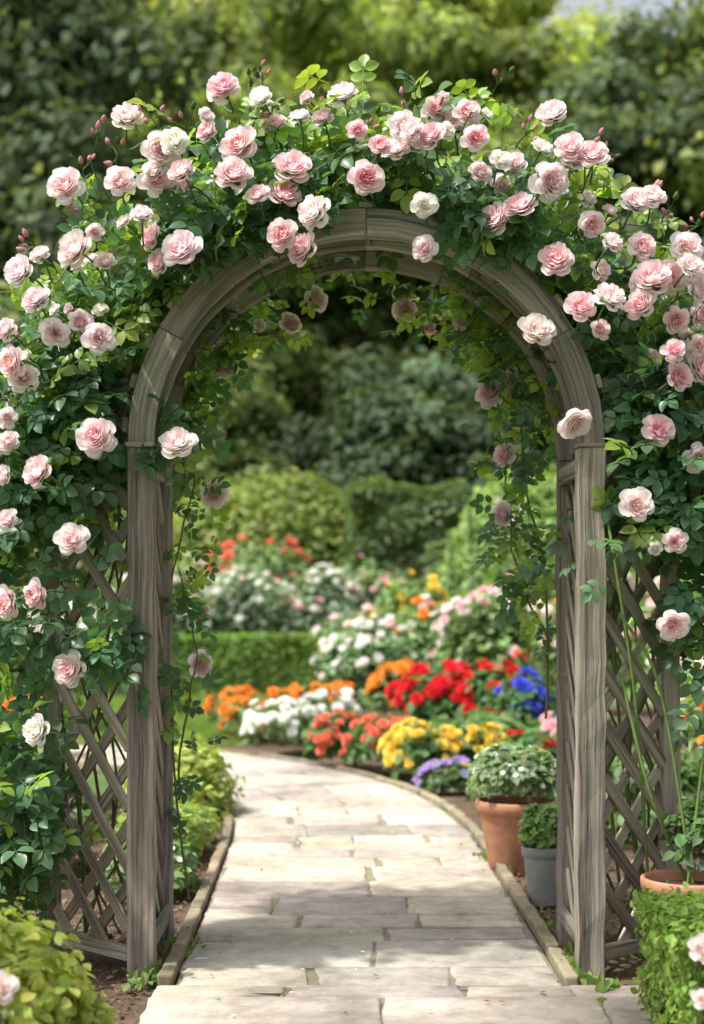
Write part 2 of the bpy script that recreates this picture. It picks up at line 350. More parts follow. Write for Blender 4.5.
RB=[(200,664,28,.5),(214,494,30,.6),(205,610,12,.3),(222,367,26,.7),(290,324,24,.5),(315,300,28,.4),(405,310,28,.5),(463,320,22,.4),(430,328,16,.9),(490,393,32,.7),(510,380,26,.5),(505,455,26,.7),(503,515,26,.6),(218,350,20,.4),(400,292,18,.1),(260,325,14,.2)]
def rose_head(P,dia,tint,nrm):
    n=nz(nrm);t=tint
    outer=np.array((.95,.915,.90))*(1-t)+np.array((.94,.77,.795))*t
    inner=np.array((.945,.83,.80))*(1-t)+np.array((.905,.45,.52))*t
    if t<=.05: outer=np.array((.945,.93,.90));inner=np.array((.925,.89,.78))
    sc=dia*.5*1.05
    rose.inst(ROSES[rng.integers(len(ROSES))],np.array([P]),frames(n[None],rnd(1)),np.array([[sc,sc*U(.88,1),sc*U(.85,1.15)]]),vary(outer,1,.03,.015),vary(inner,1,.06,.03),2)
    q=np.array(P)-n*sc*.15;tube(rose,smooth_path([q,q-n*.05,q-n*.08+np.array([0,.05,-.01]),q+np.array([U(-.05,.05),.26,U(-.02,.06)])],12),.0032,(.08,.13,.04),1,5)
    k=5;a=U(0,6.28)+np.arange(k)*2*math.pi/k
    Fm=frames(n[None],rnd(1))[0];dirs=(np.cos(a)[:,None]*Fm[:,0]+np.sin(a)[:,None]*Fm[:,1])
    rose.inst(LEAFS,np.tile(q,(k,1)),frames(np.tile(n,(k,1))-dirs*.2,dirs),sc*.75,(.07,.14,.04),None,0)
def rose_dir(u,v):
    dx=(u-366)/300.;dzz=(448-v)/300.
    return np.array([dx*.32-.12+rng.normal(0,.38),-1.0,max(-.05,.22+.25*dzz)+rng.normal(0,.32)])
for u,v,dpx,t in R:
    y=U(4.68,4.82) 
    if v<130: y=U(4.8,5.0)
    rose_head(E(u,v,y),dpx*S*U(.92,1.06),t*.85,rose_dir(u,v))
for u,v,dpx,t in RB:
    rose_head(E(u,v,5.6),dpx*S*1.15,t*.7,np.array([-.5*np.sign(u-366)+rng.normal(0,.3),-.7,rng.normal(0,.3)]))
for k in range(42):
    a=math.radians(U(8,172));r=U(.93,1.16);t=max(0,U(-.16,.35))
    rose_head((CX+r*math.cos(a),U(4.78,4.95),SZ+r*math.sin(a)),U(.04,.085),t,np.array([math.cos(a)*.6+rng.normal(0,.4),-.8,.5+rng.normal(0,.4)]))
for k in range(50):
    a=math.radians(U(5,175));r=U(1.0,1.2);t=max(0,U(-.1,.6))
    rose_head((CX+r*math.cos(a),U(5.3,5.9),SZ+r*math.sin(a)),U(.06,.10),t,rnd(1)[0]*.6+np.array([math.cos(a)*.7,.1,math.sin(a)]))
def bud(P,d,s,c=(.80,.38,.44)):
    k=7;d=nz(d)
    prof=np.array([(0.001,-.1),(.28,0),(.42,.35),(.36,.75),(.16,1.1),(.001,1.25)]);a=np.linspace(0,2*math.pi,k+1)
    V=np.stack([prof[:,0][:,None]*np.cos(a),prof[:,0][:,None]*np.sin(a),np.repeat(prof[:,1][:,None],k+1,1)],-1).reshape(-1,3)*s
    Fm=frames(np.array([d]),rnd(1))[0];rose.raw(V@Fm.T+P,grid_faces(6,k+1)[:,::-1],vary(c,1,.1)[0],2)
    for j in range(4):
        aa=j*1.57;dd=Fm[:,0]*math.cos(aa)+Fm[:,1]*math.sin(aa);rose.inst(LEAFS,np.array([P]),frames((dd)[None],(d+dd*.25)[None]),s*1.1,(.08,.16,.04),None,0)
SH=[(110,200,98,140),(110,200,118,150),(240,150,262,72),(235,150,250,80),(262,140,270,95),(300,150,268,118),(150,180,148,112),(620,230,660,195),(600,230,655,205),(640,250,690,250),(450,130,500,80),(560,180,610,150),
    (90,230,62,205),(380,160,372,120),(640,340,690,300),(520,180,530,130),(40,330,5,345),(660,250,700,225),(60,420,5,400),(190,200,186,120),(410,180,405,105),(590,180,600,135),(330,150,325,100),(90,215,82,165),(665,250,672,205),(50,300,30,240)]
for a,b,c,d in SH:
    p0=E(a,b,5.1);p3=E(c,d,4.95);mid=(p0+p3)/2+np.array([rng.normal(0,.03),0,.02]);P=smooth_path([p0,mid,p3],14);tube(rose,P,np.linspace(.004,.002,len(P)),(.10,.15,.05),1,5)
    for k in range(4):
        q=p3+rng.normal(0,.02,3);dd=nz(q-P[-3]+np.array([0,0,.03]));tube(rose,[P[-3],(P[-3]+q)/2+.004,q],.0016,(.10,.16,.05),1,4);bud(q,dd,U(.014,.024),(.80,.38,.44) if rng.random()<.6 else (.13,.2,.06))
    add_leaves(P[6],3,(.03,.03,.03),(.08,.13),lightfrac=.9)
for pts in ([(1.0,5.15,.3),(.93,5.0,.9),(.86,4.93,1.3),(.83,4.95,1.5)],[(1.12,5.0,.3),(1.0,4.95,.95),(.86,4.9,1.2)],[(1.1,5.0,.3),(1.17,4.95,.9),(1.32,5.0,1.4)],[(1.12,5.1,.3),(.98,5.0,.6),(.88,5.0,1.0)]):
    P=smooth_path(pts,24);tube(rose,P,.0055,(.15,.22,.06),1,6)
rose.build('climbing_rose',[M_leaf,M_cane,M_petal])
# ------------------------------------------------------------------ PATH
CL=smooth_path([(.06,2.2,0),(.06,4,0),(.045,5.5,0),(.02,7,0),(-.02,8.2,0),(-.2,9.4,0),(-.65,10.6,0),(-1.4,11.6,0),(-2.7,12.2,0),(-5,12.6,0),(-9,13,0)],180)
cs=np.concatenate([[0],np.cumsum(np.linalg.norm(np.diff(CL,axis=0),axis=1))])
ct=nz(np.gradient(CL,axis=0));cn=np.stack([ct[:,1],-ct[:,0],0*ct[:,0]],1)
HW=.61
def onpath(s,u):
    s=np.asarray(s,float);p=np.stack([np.interp(s,cs,CL[:,i]) for i in range(2)],-1);n=nz(np.stack([np.interp(s,cs,cn[:,i]) for i in range(2)],-1));return p+n*np.asarray(u)[...,None]
path=MB();STC=[(.40,.35,.285),(.35,.305,.255),(.435,.38,.31),(.32,.285,.24),(.41,.34,.27),(.37,.335,.285),(.39,.35,.29)]
def paver(s0,s1,u0,u1,f=onpath,top=.032):
    def ax(L):
        e=.006/L;return np.array([0,e,2.6*e,.25,.5,.75,1-2.6*e,1-e,1])
    A=ax(s1-s0);B=ax(u1-u0);n=9
    j=rng.normal(0,.009,(4,2))
    a,b=np.meshgrid(A,B,indexing='ij')
    sj=(1-a)*(1-b)*j[0,0]+(1-a)*b*j[1,0]+a*b*j[2,0]+a*(1-b)*j[3,0];uj=(1-a)*(1-b)*j[0,1]+(1-a)*b*j[1,1]+a*b*j[2,1]+a*(1-b)*j[3,1]
    wob=rng.normal(0,.0035,(n,n))
    XY=f(s0+(s1-s0)*a+sj+wob,u0+(u1-u0)*b+uj+wob.T)
    ii=np.minimum(np.arange(n),n-1-np.arange(n));edge=np.minimum(ii[:,None],ii[None,:])
    tilt=rng.normal(0,.003,2);z=top+rng.normal(0,.0015)+tilt[0]*(a-.5)+tilt[1]*(b-.5)+rng.normal(0,.0009,(n,n))
    z=np.where(edge==0,.010,np.where(edge==1,z-.004,z))
    V=np.concatenate([XY,z[...,None]],-1).reshape(-1,3)
    path.raw(V,grid_faces(n,n)[:,::-1],vary(STC[rng.integers(len(STC))],1,.13,.03)[0],0,None,True)
g_=.004
def row(s,h,lo,hi,f):
    u=lo
    while u<hi-.01:
        w=U(.24,.72)
        if hi-(u+w)<.2: w=hi-u
        if h>.27 and rng.random()<.25 and w<.45:
            hh=h*U(.4,.6);paver(s+g_,s+hh-g_,u+g_,u+w-g_,f);paver(s+hh+g_,s+h-g_,u+g_,u+w-g_,f)
        else: paver(s+g_,s+h-g_,u+g_,u+w-g_,f)
        u+=w
straight=lambda s,u:np.stack([u,s],-1)
y=2.4
while y<4.77:
    h=U(.22,.32)
    if y+h>4.68: h=4.79-y
    row(y,h,-.62,1.06 if y>3.5 else 1.0,straight);y+=h
s=4.79-2.2
while s<cs[-1]-.5:
    h=U(.17,.40);row(s,h,-HW,HW,onpath);s+=h
sm=np.linspace(2.55,cs[-1],200);l=onpath(sm,np.full(200,-HW));r=onpath(sm,np.full(200,HW))
V=np.stack([np.c_[l,np.full(200,.024)],np.c_[r,np.full(200,.024)]],0).reshape(-1,3)
path.raw(V,grid_faces(2,200),(.21,.19,.13),0)
path.raw([(-.6,2.3,.022),(1.05,2.3,.022),(1.05,4.78,.022),(-.6,4.78,.022)],[[0,1,2,3]],(.21,.19,.13),0)
path.build('garden_path',[M_stone])
edg=MB()
def edging(side,s0,s1):
    s=s0
    while s<s1:
        L=U(.28,.45);a=np.linspace(s+.004,min(s+L,s1)-.004,5);cx=onpath(a,np.full(5,side*(HW+.034)));n=nz(onpath(a,np.full(5,side*(HW+.2)))-cx)
        P=np.c_[cx,np.full(5,.018+U(-.004,.004))];sweep(edg,P,np.c_[n,np.zeros(5)],np.tile([0,0,1.],(5,1)),.046,.07,vary((.25,.21,.14),1,.2,.05)[0],0,.0025);s+=L
edging(-1,2.62,cs[-1]-1);edging(1,2.62,cs[-1]-1)
eo=edg.build('path_edging_stone',[M_stone]);b=eo.modifiers.new('b','BEVEL');b.width=.008;b.segments=2;b.limit_method='ANGLE'
# ------------------------------------------------------------------ GROUND, SOIL
g=MB();g.raw([(-300,-100,-.02),(300,-100,-.02),(300,500,-.02),(-300,500,-.02)],[[0,1,2,3]],(.1,.1,.1));g.build('ground',[M_ground])
soil=MB()
def sheet(x0,x1,y0,y1,z,nx,ny,amp):
    x,y=np.meshgrid(np.linspace(x0,x1,nx),np.linspace(y0,y1,ny),indexing='ij')
    Z=z+amp*(np.sin(x*7+y*3)+np.sin(y*9-x*5))*.3+rng.normal(0,amp*.4,x.shape);Z[0]=Z[-1]=-.03;Z[:,0]=Z[:,-1]=-.03
    soil.raw(np.stack([x,y,Z],-1).reshape(-1,3),grid_faces(nx,ny)[:,::-1],(.12,.08,.052))
sheet(-3.2,-.52,3.0,9.6,-.006,60,120,.012);sheet(.50,4.5,3.0,9.6,-.006,60,120,.012);sheet(-.35,5,9.3,18,-.006,60,90,.012);sheet(-1.3,.3,12.4,18,-.008,30,60,.012)
n=9000;xs=np.where(rng.random(n)<.5,U(-1.6,-.66,n),U(.73,1.9,n));P=np.c_[xs,U(3.2,9,n),U(.004,.018,n)]
P=P[(P[:,0]<0)|(P[:,1]>4.8)|(P[:,0]>1.08)];n=len(P)
soil.inst(QUAD,P,frames(rng.normal(0,.35,(n,3))+[0,0,1],rnd(n)),U(.012,.035,n),vary((.18,.12,.075),n,.5,.1))
soil.build('soil_bed',[M_soil])
lit=MB();n=90;P=np.c_[U(-.55,.6,n),U(4.4,8.5,n),np.full(n,.041)]
lit.inst(LEAFS,P,frames(rng.normal(0,.15,(n,3))+[0,0,1],rnd(n)),U(.008,.022,n),np.where(rng.random(n)[:,None]<.45,vary((.85,.7,.7),n,.05),vary((.18,.13,.06),n,.4)))
lit.build('fallen_petals',[M_bush])
gr=MB()
n=60000;P=np.c_[U(-9,-.9,n),12.9+(rng.random(n)**1.3)*7.3,np.full(n,-.02)]
gr.inst(BLADE,P,frames(rng.normal(0,.35,(n,3))+[0,-1,.0],rng.normal(0,.3,(n,3))+[0,0,1]),np.c_[U(.1,.2,n),U(.035,.07,n),U(.03,.06,n)],vary((.20,.31,.07),n,.3,.1),vary((.28,.39,.10),n,.2,.1))
gr.build('grass_lawn',[M_bush])
tf=MB()
for s,u,k,h in [(3.2,-.66,60,.06),(3.1,-.62,50,.05),(2.85,.68,70,.07),(3.4,.68,40,.05),(4.2,-.65,30,.05),(4.7,.66,60,.06),(5.0,.6,60,.05),(4.9,.66,60,.08),(5.6,.66,50,.05),(2.6,.72,60,.07),(5.4,-.66,40,.06),(6.2,-.65,40,.06),(6.6,.65,40,.06),(2.75,-.72,80,.07),(3.7,.66,30,.04)]:
    p=onpath(np.full(k,s)+rng.normal(0,.07,k),np.full(k,u)+rng.normal(0,.02,k));P=np.c_[p,np.full(k,.02)]
    tf.inst(LEAFS,P,frames(rng.normal(0,.6,(k,3))+[0,-.6,.5],rng.normal(0,.7,(k,3))+[0,0,1]),U(.3,.8,k)*h,vary((.16,.25,.06),k,.3))
tf.build('moss_weeds',[M_bush])
# ------------------------------------------------------------------ BUSH / FLOWERS
def dome(n,c,r,inner=.55,zmin=-.1):
    d=rnd(n);d[:,2]=np.where(d[:,2]<zmin,-d[:,2],d[:,2]);rr=U(inner,1.0,n)+rng.normal(0,.06,n)
    return np.array(c)+d*rr[:,None]*np.array(r),d
def bush(name,c,r,n,ls,col,fl=None,T=None,cB=None,m=M_bush,lumps=0,mbx=None,inner=.5,upd=.6):
    b=mbx or MB()
    cs_=[(np.array(c,float),np.array(r,float))]
    for k in range(lumps):
        d=rnd(1)[0];d[2]=abs(d[2]);cs_.append((np.array(c)+d*np.array(r)*.72,np.array(r)*U(.32,.5)))
    w=np.array([1.3]+[1/(lumps or 1)]*lumps) if lumps else np.array([1.]);w/=w.sum()
    for (cc,rr),ww in zip(cs_,w):
        k=int(n*ww);P,d=dome(k,cc,rr,inner,-.25)
        b.inst(T or LEAFS,P,frames(d+rng.normal(0,.5,(k,3))+[0,0,upd],d*.6+rng.normal(0,.8,(k,3))),U(.7,1.25,k)*ls,vary(col,k,.35,.12),vary(np.array(cB if cB is not None else np.array(col)*1.3),k,.2,.1))
    for f in (fl or []):
        fc,fi,k,sz,tmpl=f[:5]
        cc,rr=cs_[0]
        P,d=dome(k,cc,rr*1.06,.93,.05)
        if lumps:
            idx=rng.integers(0,len(cs_),k)
            for q in range(k):
                if idx[q]: P[q]=cs_[idx[q]][0]+d[q]*cs_[idx[q]][1]*1.1
        for q,tm in enumerate(tmpl):
            sel=np.arange(k)%len(tmpl)==q
            b.inst(tm,P[sel],frames(d[sel]+rng.normal(0,.25,(sel.sum(),3))+[0,-.5,.5],rnd(sel.sum())),U(.7,1.2,sel.sum())*sz*.5,vary(fc,sel.sum(),.12,.06),vary(fi,sel.sum(),.12,.06),1)
    if mbx is None: return b.build(name,[m,M_petal])
GRN=(.11,.19,.06);LIME=(.33,.40,.085)
OR=((.88,.36,.05),(.78,.2,.02));YE=((.91,.74,.15),(.88,.57,.05));WH=((.93,.92,.89),(.87,.87,.75));RO=((.86,.25,.15),(.72,.12,.07));RD=((.74,.025,.035),(.52,.01,.015));BL=((.08,.12,.66),(.05,.06,.48));PU=((.45,.32,.64),(.36,.2,.5));PK=((.90,.60,.63),(.84,.38,.44));PW=((.93,.85,.83),(.90,.68,.65))
P3=POMS
bush('lime_shrub',(-.98,8.7,.12),(.34,.5,.28),3200,.055,LIME,lumps=6)
bush('lime_shrub',(-.92,7.4,.08),(.25,.4,.22),1800,.05,(.28,.37,.10),lumps=4)
bush('small_green_plant',(-.85,6.5,.08),(.19,.35,.26),1500,.05,(.18,.28,.11),lumps=4,fl=[(*WH,20,.03,[FIVE])])
bush('small_green_plant',(-1.5,6.9,.15),(.35,.5,.4),1500,.06,(.10,.17,.05),lumps=4)
bush('orange_marigold',(-.72,13.3,.18),(.42,.45,.24),900,.07,GRN,[(*OR,80,.10,P3)],lumps=2)
bush('orange_marigold',(-.25,14.2,.22),(.4,.4,.28),700,.07,GRN,[(*OR,55,.10,P3)],lumps=2)
bush('orange_marigold',(-1.05,14.0,.18),(.28,.4,.24),500,.07,GRN,[(*OR,40,.10,P3)])
bush('white_petunia',(-.52,12.15,.18),(.33,.38,.26),700,.07,GRN,[(*WH,150,.09,P3)],lumps=2)
bush('white_petunia',(-.2,12.7,.2),(.3,.35,.28),500,.07,GRN,[(*WH,70,.09,P3)],lumps=2)
bush('coral_salvia',(-.08,11.2,.17),(.27,.3,.25),700,.08,(.08,.17,.05),[(*RO,95,.075,P3)],lumps=4)
bush('coral_salvia',(.22,10.8,.17),(.28,.3,.25),700,.08,(.08,.17,.05),[(*RO,95,.075,P3)],lumps=4)
bush('yellow_begonia',(.48,10.25,.16),(.24,.28,.24),700,.08,(.08,.17,.05),[(*YE,90,.09,P3)],lumps=2)
bush('yellow_begonia',(.80,10.45,.18),(.24,.28,.24),700,.08,(.08,.17,.05),[(*YE,80,.09,P3)],lumps=2)
bush('purple_viola',(.62,9.75,.08),(.2,.18,.15),500,.06,GRN,[(*PU,22,.07,[FIVE]),(*YE,5,.05,[FIVE]),((.2,.2,.7),(.6,.5,.2),12,.07,[FIVE])])
bush('red_geranium',(.74,12.3,.34),(.40,.4,.36),1200,.10,(.08,.18,.055),[(*RD,46,.14,P3)])
bush('red_geranium',(1.12,12.1,.34),(.32,.4,.38),1000,.10,(.08,.18,.055),[(*RD,36,.14,P3)])
bush('blue_cornflower',(1.33,11.6,.36),(.23,.3,.34),800,.09,(.08,.18,.055),[(*BL,48,.11,P3)],lumps=2)
bush('orange_marigold',(.45,13.6,.37),(.3,.3,.33),700,.09,GRN,[(*OR,34,.12,P3)])
bush('red_geranium',(1.22,10.4,.14),(.28,.3,.2),800,.09,(.09,.2,.06),[(*RD,26,.08,P3)])
bush('pink_geranium',(1.6,10.8,.2),(.3,.3,.3),700,.09,(.09,.18,.06),[(*PK,30,.09,P3)])
bush('green_border_plant',(1.0,11.2,.10),(.55,.4,.30),1600,.12,(.13,.22,.07))
bush('green_border_plant',(1.0,9.0,.08),(.3,.6,.24),1700,.07,(.13,.21,.075),lumps=4,fl=[(*PU,14,.05,[FIVE]),(*WH,14,.05,[FIVE])])
bush('green_border_plant',(1.5,8.2,.1),(.4,.9,.35),1800,.08,(.11,.19,.06),lumps=5)
def tall(name,x,y,rx,h,n,col,fl,ls=.09): return bush(name,(x,y,h*.45),(rx,.5,h*.55),n,ls,np.array(col)*1.5,fl,lumps=6,inner=.3)
tall('white_rose_bush',.15,14.6,.5,1.0,2200,(.11,.18,.08),[(*WH,60,.09,P3),(*PW,36,.09,P3)])
tall('white_rose_bush',.7,15.2,.55,1.15,2200,(.11,.18,.07),[(*WH,40,.09,P3),(*OR,22,.11,P3),(*PK,20,.09,P3)])
tall('pink_rose_bush',1.35,14.4,.6,1.35,2600,(.12,.19,.07),[(*PW,60,.10,P3),(*PK,40,.10,P3)])
tall('pink_rose_bush',2.1,13.4,.6,1.5,2400,(.11,.17,.06),[(*PW,60,.09,P3),(*RO,20,.09,P3)])
tall('yellow_rose_bush',1.3,16.6,.55,1.35,2000,(.12,.19,.06),[(*YE,50,.14,P3)])
tall('yellow_rose_bush',.65,17,.4,1.5,1600,(.12,.19,.06),[(*YE,30,.14,P3)])
tall('pink_rose_bush',.1,17.4,.5,1.15,2000,(.12,.18,.08),[(*PW,50,.09,P3),(*PK,20,.09,P3)])
tall('foxglove_plant',1.7,16,.3,2.2,1600,(.12,.19,.06),[(*PW,30,.08,P3)])
sp=MB()
for x,y,h in ((.95,18,2.0),(1.4,18,2.4),(1.2,18.3,2.1),(1.55,17.5,1.9),(-1.6,21.3,1.9),(2.0,17,2.2)):
    tube(sp,[(x,y,0),(x+.02,y,h*.5),(x-.02,y,h)],.015,(.1,.16,.06),0,5)
    n=260;z=rng.random(n)**.8*h;P=np.c_[x+rng.normal(0,.04,n),y+rng.normal(0,.04,n),z];d=rng.normal(0,1,(n,3))*[1,1,.3]
    sp.inst(LEAFS,P,frames(d*.3+[0,0,1],d),U(.12,.2,n)*(1.25-z/h),vary((.24,.33,.18),n,.3))
sp.build('delphinium_plant',[M_bush,M_petal])
tall('white_phlox',-1.6,21.2,.9,1.75,2800,(.17,.22,.15),[(*WH,80,.09,P3),(*PW,50,.09,P3)],.12)
tall('white_phlox',-.5,21.4,.8,1.65,2400,(.17,.22,.15),[(*WH,60,.09,P3),(*PK,16,.1,P3)],.12)
tall('red_phlox',-1.4,22.4,.9,2.15,2400,(.14,.21,.10),[(*RO,44,.18,P3)],.12)
tall('pink_phlox',.1,22,.7,1.9,2200,(.14,.21,.10),[(*PK,40,.12,P3)],.12)
tall('pink_phlox',-2.9,21.5,1.,1.8,2200,(.14,.21,.10),[(*PW,90,.12,P3)],.12)
for nm,x,y,rx,h,fc in (('pink_rose_bush',-2.3,9.2,.7,1.35,PW),('orange_lily_clump',-1.9,7.8,.35,.75,OR),('pink_rose_bush',-3.4,11.5,.9,1.6,PK),('white_rose_bush',-2.9,14.5,.8,1.3,WH),('orange_lily_clump',-3.6,15.5,.8,1.3,RO),
                       ('pink_rose_bush',2.55,9.5,.6,1.35,PW),('orange_lily_clump',2.2,8.4,.35,.95,OR),('white_rose_bush',3.2,12,.9,1.6,WH),('pink_rose_bush',2.7,11,.7,1.5,PK),('pink_rose_bush',-4.6,9.5,1.,1.6,PW),('pink_rose_bush',4.2,10,1.,1.6,PW),
                       ('orange_lily_clump',2.9,16.5,.9,1.5,OR)):
    tall(nm,x,y,rx,h,2400,(.15,.23,.085),[(*fc,60,.09,P3),(*PW,30,.09,P3)],.09)
# ------------------------------------------------------------------ HEDGES
def hedge(name,x0,x1,y0,y1,h,n,ls,col,wob=.04,cB=None):
    b=MB();e=ls*.9
    X=(x0+e,x1-e);Yy=(y0+e,y1-e);b.raw([(X[i],Yy[j],k*(h-e)) for i in(0,1) for j in(0,1) for k in(0,1)],[[0,1,3,2],[4,6,7,5],[0,4,5,1],[2,3,7,6],[1,5,7,3],[0,2,6,4]],np.array(col)*.5,0,None,False)
    areas=np.array([(x1-x0)*h,(x1-x0)*(y1-y0),(y1-y0)*h,(y1-y0)*h,(x1-x0)*h*.3]);f=rng.choice(5,n,p=areas/areas.sum())
    x=U(x0,x1,n);y=U(y0,y1,n);z=U(0,h,n);nn=np.zeros((n,3))
    for k,(ax,val,nv) in enumerate(((1,y0,(0,-1,0)),(2,h,(0,0,1)),(0,x0,(-1,0,0)),(0,x1,(1,0,0)),(1,y1,(0,1,0)))):
        m=f==k;nn[m]=nv;(x,y,z)[ax][m]=val
    w=wob*(np.sin(x*5+z*4)+np.sin(y*6+x*2.3)+np.sin(z*7-x*3.1))*.4+rng.normal(0,wob*.5,n)-ls*.3
    P=np.c_[x,y,z]+nn*w[:,None]
    b.inst(LEAFS if n<30000 else QUAD,P,frames(nn+rng.normal(0,.5,(n,3))+[0,0,.4],nn*.5+rng.normal(0,.6,(n,3))+[0,0,.5]),U(.7,1.3,n)*ls,vary(col,n,.35,.12),vary(np.array(cB if cB else col)*1.3,n,.2))
    return b.build(name,[M_bush,M_petal])
hedge('box_hedge',-6.5,-.12,19.6,20.3,.76,40000,.06,(.17,.27,.055),.03)
hedge('box_hedge',.86,1.6,3.9,4.62,.36,18000,.028,(.20,.31,.065),.045)
hedge('tall_hedge',.0,1.75,23.8,25.5,2.95,34000,.12,(.11,.165,.06),.12)
bush('golden_shrub',(-1.4,25,1.5),(2.0,1.2,1.75),18000,.14,(.24,.30,.085),lumps=12)
bush('golden_shrub',(-4.8,26,1.5),(2.2,1.3,2.0),14000,.15,(.22,.27,.08),lumps=9)
bush('green_shrub',(2.7,22.5,1.2),(1.4,1.2,1.9),14000,.14,(.23,.34,.10),lumps=9)
bush('green_shrub',(5.6,24,1.3),(1.8,1.2,2.2),12000,.15,(.19,.29,.09),lumps=9)
bush('green_shrub',(-7.8,22,1.2),(2.2,1.2,1.8),12000,.15,(.17,.26,.08),lumps=9)
# ------------------------------------------------------------------ POTS
def pot(name,x,y,R,h,col,rim):
    p=MB();r0=R*.66
    prof=[(.001,0),(r0*.96,0),(r0,.008),(R*.90,h-rim),(R*.905,h-rim+.002),(R,h-rim+.006),(R*1.01,h-.008),(R*.99,h),(R*.93,h),(R*.91,h-.01),(R*.88,h-.04)]
    lathe(p,prof,col,(x,y,.0),48,0);lathe(p,[(R*.885,h-.035),(R*.5,h-.025),(.001,h-.02)],(.07,.045,.03),(x,y,0),24,1)
    return p.build(name,[M_clay,M_soil,M_bush,M_petal])
pot('terracotta_pot',.745,6.95,.180,.33,(.45,.22,.13),.06)
pot('grey_plant_pot',.775,6.2,.085,.24,(.25,.26,.245),.045)
pot('terracotta_pot',1.10,4.98,.155,.335,(.44,.21,.13),.05)
bush('potted_white_daisy',(.745,6.95,.42),(.21,.20,.15),2600,.05,(.23,.32,.17),[(*WH,70,.022,[FIVE])],lumps=8)
bush('potted_green_plant',(.775,6.2,.29),(.09,.09,.11),1100,.04,(.20,.31,.10),lumps=3)
bush('potted_rose_bush',(1.15,5.05,.44),(.11,.13,.15),260,.06,(.10,.18,.07),lumps=3)
bush('golden_foreground_shrub',(-.93,3.72,.2),(.30,.32,.30),5200,.042,(.38,.44,.10),lumps=8)
bush('golden_foreground_shrub',(-.74,3.9,.05),(.13,.2,.22),1600,.04,(.36,.42,.10),lumps=4)
fg=MB()
for x,y,z,s_ in ((-.80,3.45,.36,.045),(-.83,3.5,.28,.04),(.86,3.75,.38,.04),(.9,3.7,.30,.045),(.85,3.7,.27,.03)):
    fg.inst(ROSES[0],np.array([(x,y,z)]),frames(np.array([(.1,-.8,.6)]),rnd(1)),s_,(.92,.88,.86),(.9,.76,.72),1);tube(fg,[(x,y+.01,z),(x,y+.05,z*.5),(x,y+.06,0)],.003,(.1,.15,.05),0,5)
fg.build('white_rose_stem',[M_bush,M_petal])
# ------------------------------------------------------------------ TREES
def tree_mesh(name,seed,H,Rr,col,n,ls,base=.12,clumps=70,crad=.26):
    b=MB();r=np.random.default_rng(seed)
    tr=smooth_path([(0,0,-.2),(r.normal(0,.15),r.normal(0,.15),H*.3),(r.normal(0,.3),r.normal(0,.3),H*.6),(0,0,H*.92)],20);tube(b,tr,np.linspace(H*.028,H*.004,len(tr)),(.12,.10,.075),1,9)
    zc=H*(base+1)/2;rz=H*(1-base)/2;C=[]
    for k in range(clumps):
        d=nz(r.normal(size=3));q=r.uniform(.45,1.0)
        c=np.array([d[0]*Rr*q,d[1]*Rr*q,zc+d[2]*rz*q]);
        tp=1-.45*max(0,(c[2]-zc)/rz);c[0]*=tp;c[1]*=tp;C.append(c)
        if k%3==0:
            z0=max(H*.12,min(c[2]*.7,H*.8));pp=smooth_path([(0,0,z0),(c[0]*.5,c[1]*.5,(z0+c[2])/2+.2),c],8);tube(b,pp,np.linspace(H*.009,H*.002,len(pp)),(.12,.10,.075),1,6)
    k=n//clumps
    for c in C:
        d=nz(r.normal(size=(k,3)));rad=Rr*crad*r.uniform(.7,1.35);P=c+d*(rad*r.uniform(.35,1.05,(k,1)))*[1,1,.7]
        cc=np.clip(np.array(col)*(1+r.uniform(-.35,.4)),0,1)
        b.inst(QUAD,P,frames(d+r.normal(0,.5,(k,3))+[0,0,.5],r.normal(0,1,(k,3))+[0,0,-.4]),r.uniform(.7,1.3,k)*ls,vary(cc,k,.3,.1),None)
    return b.build(name,[M_tree,M_bark],link=False)
TM={'dark':tree_mesh('dark_tree',1,15,4.2,(.12,.165,.085),45000,.30,.03,90),'mid':tree_mesh('mid_tree',2,17,4.8,(.24,.30,.10),45000,.33,.05,90),
    'light':tree_mesh('light_tree',3,20,5.5,(.42,.48,.15),42000,.37,.1,80),'low':tree_mesh('low_tree',4,6.5,3.1,(.075,.115,.06),36000,.24,-.05,70,.3),'lowg':tree_mesh('low_green_tree',5,6.0,3.1,(.20,.25,.10),30000,.24,-.05,60,.3)}
def put(kind,x,y,s=1,rot=0,name='tree'):
    o=bpy.data.objects.new(name,TM[kind]);bpy.context.scene.collection.objects.link(o);o.location=(x,y,0);o.scale=(s,s,s);o.rotation_euler[2]=rot
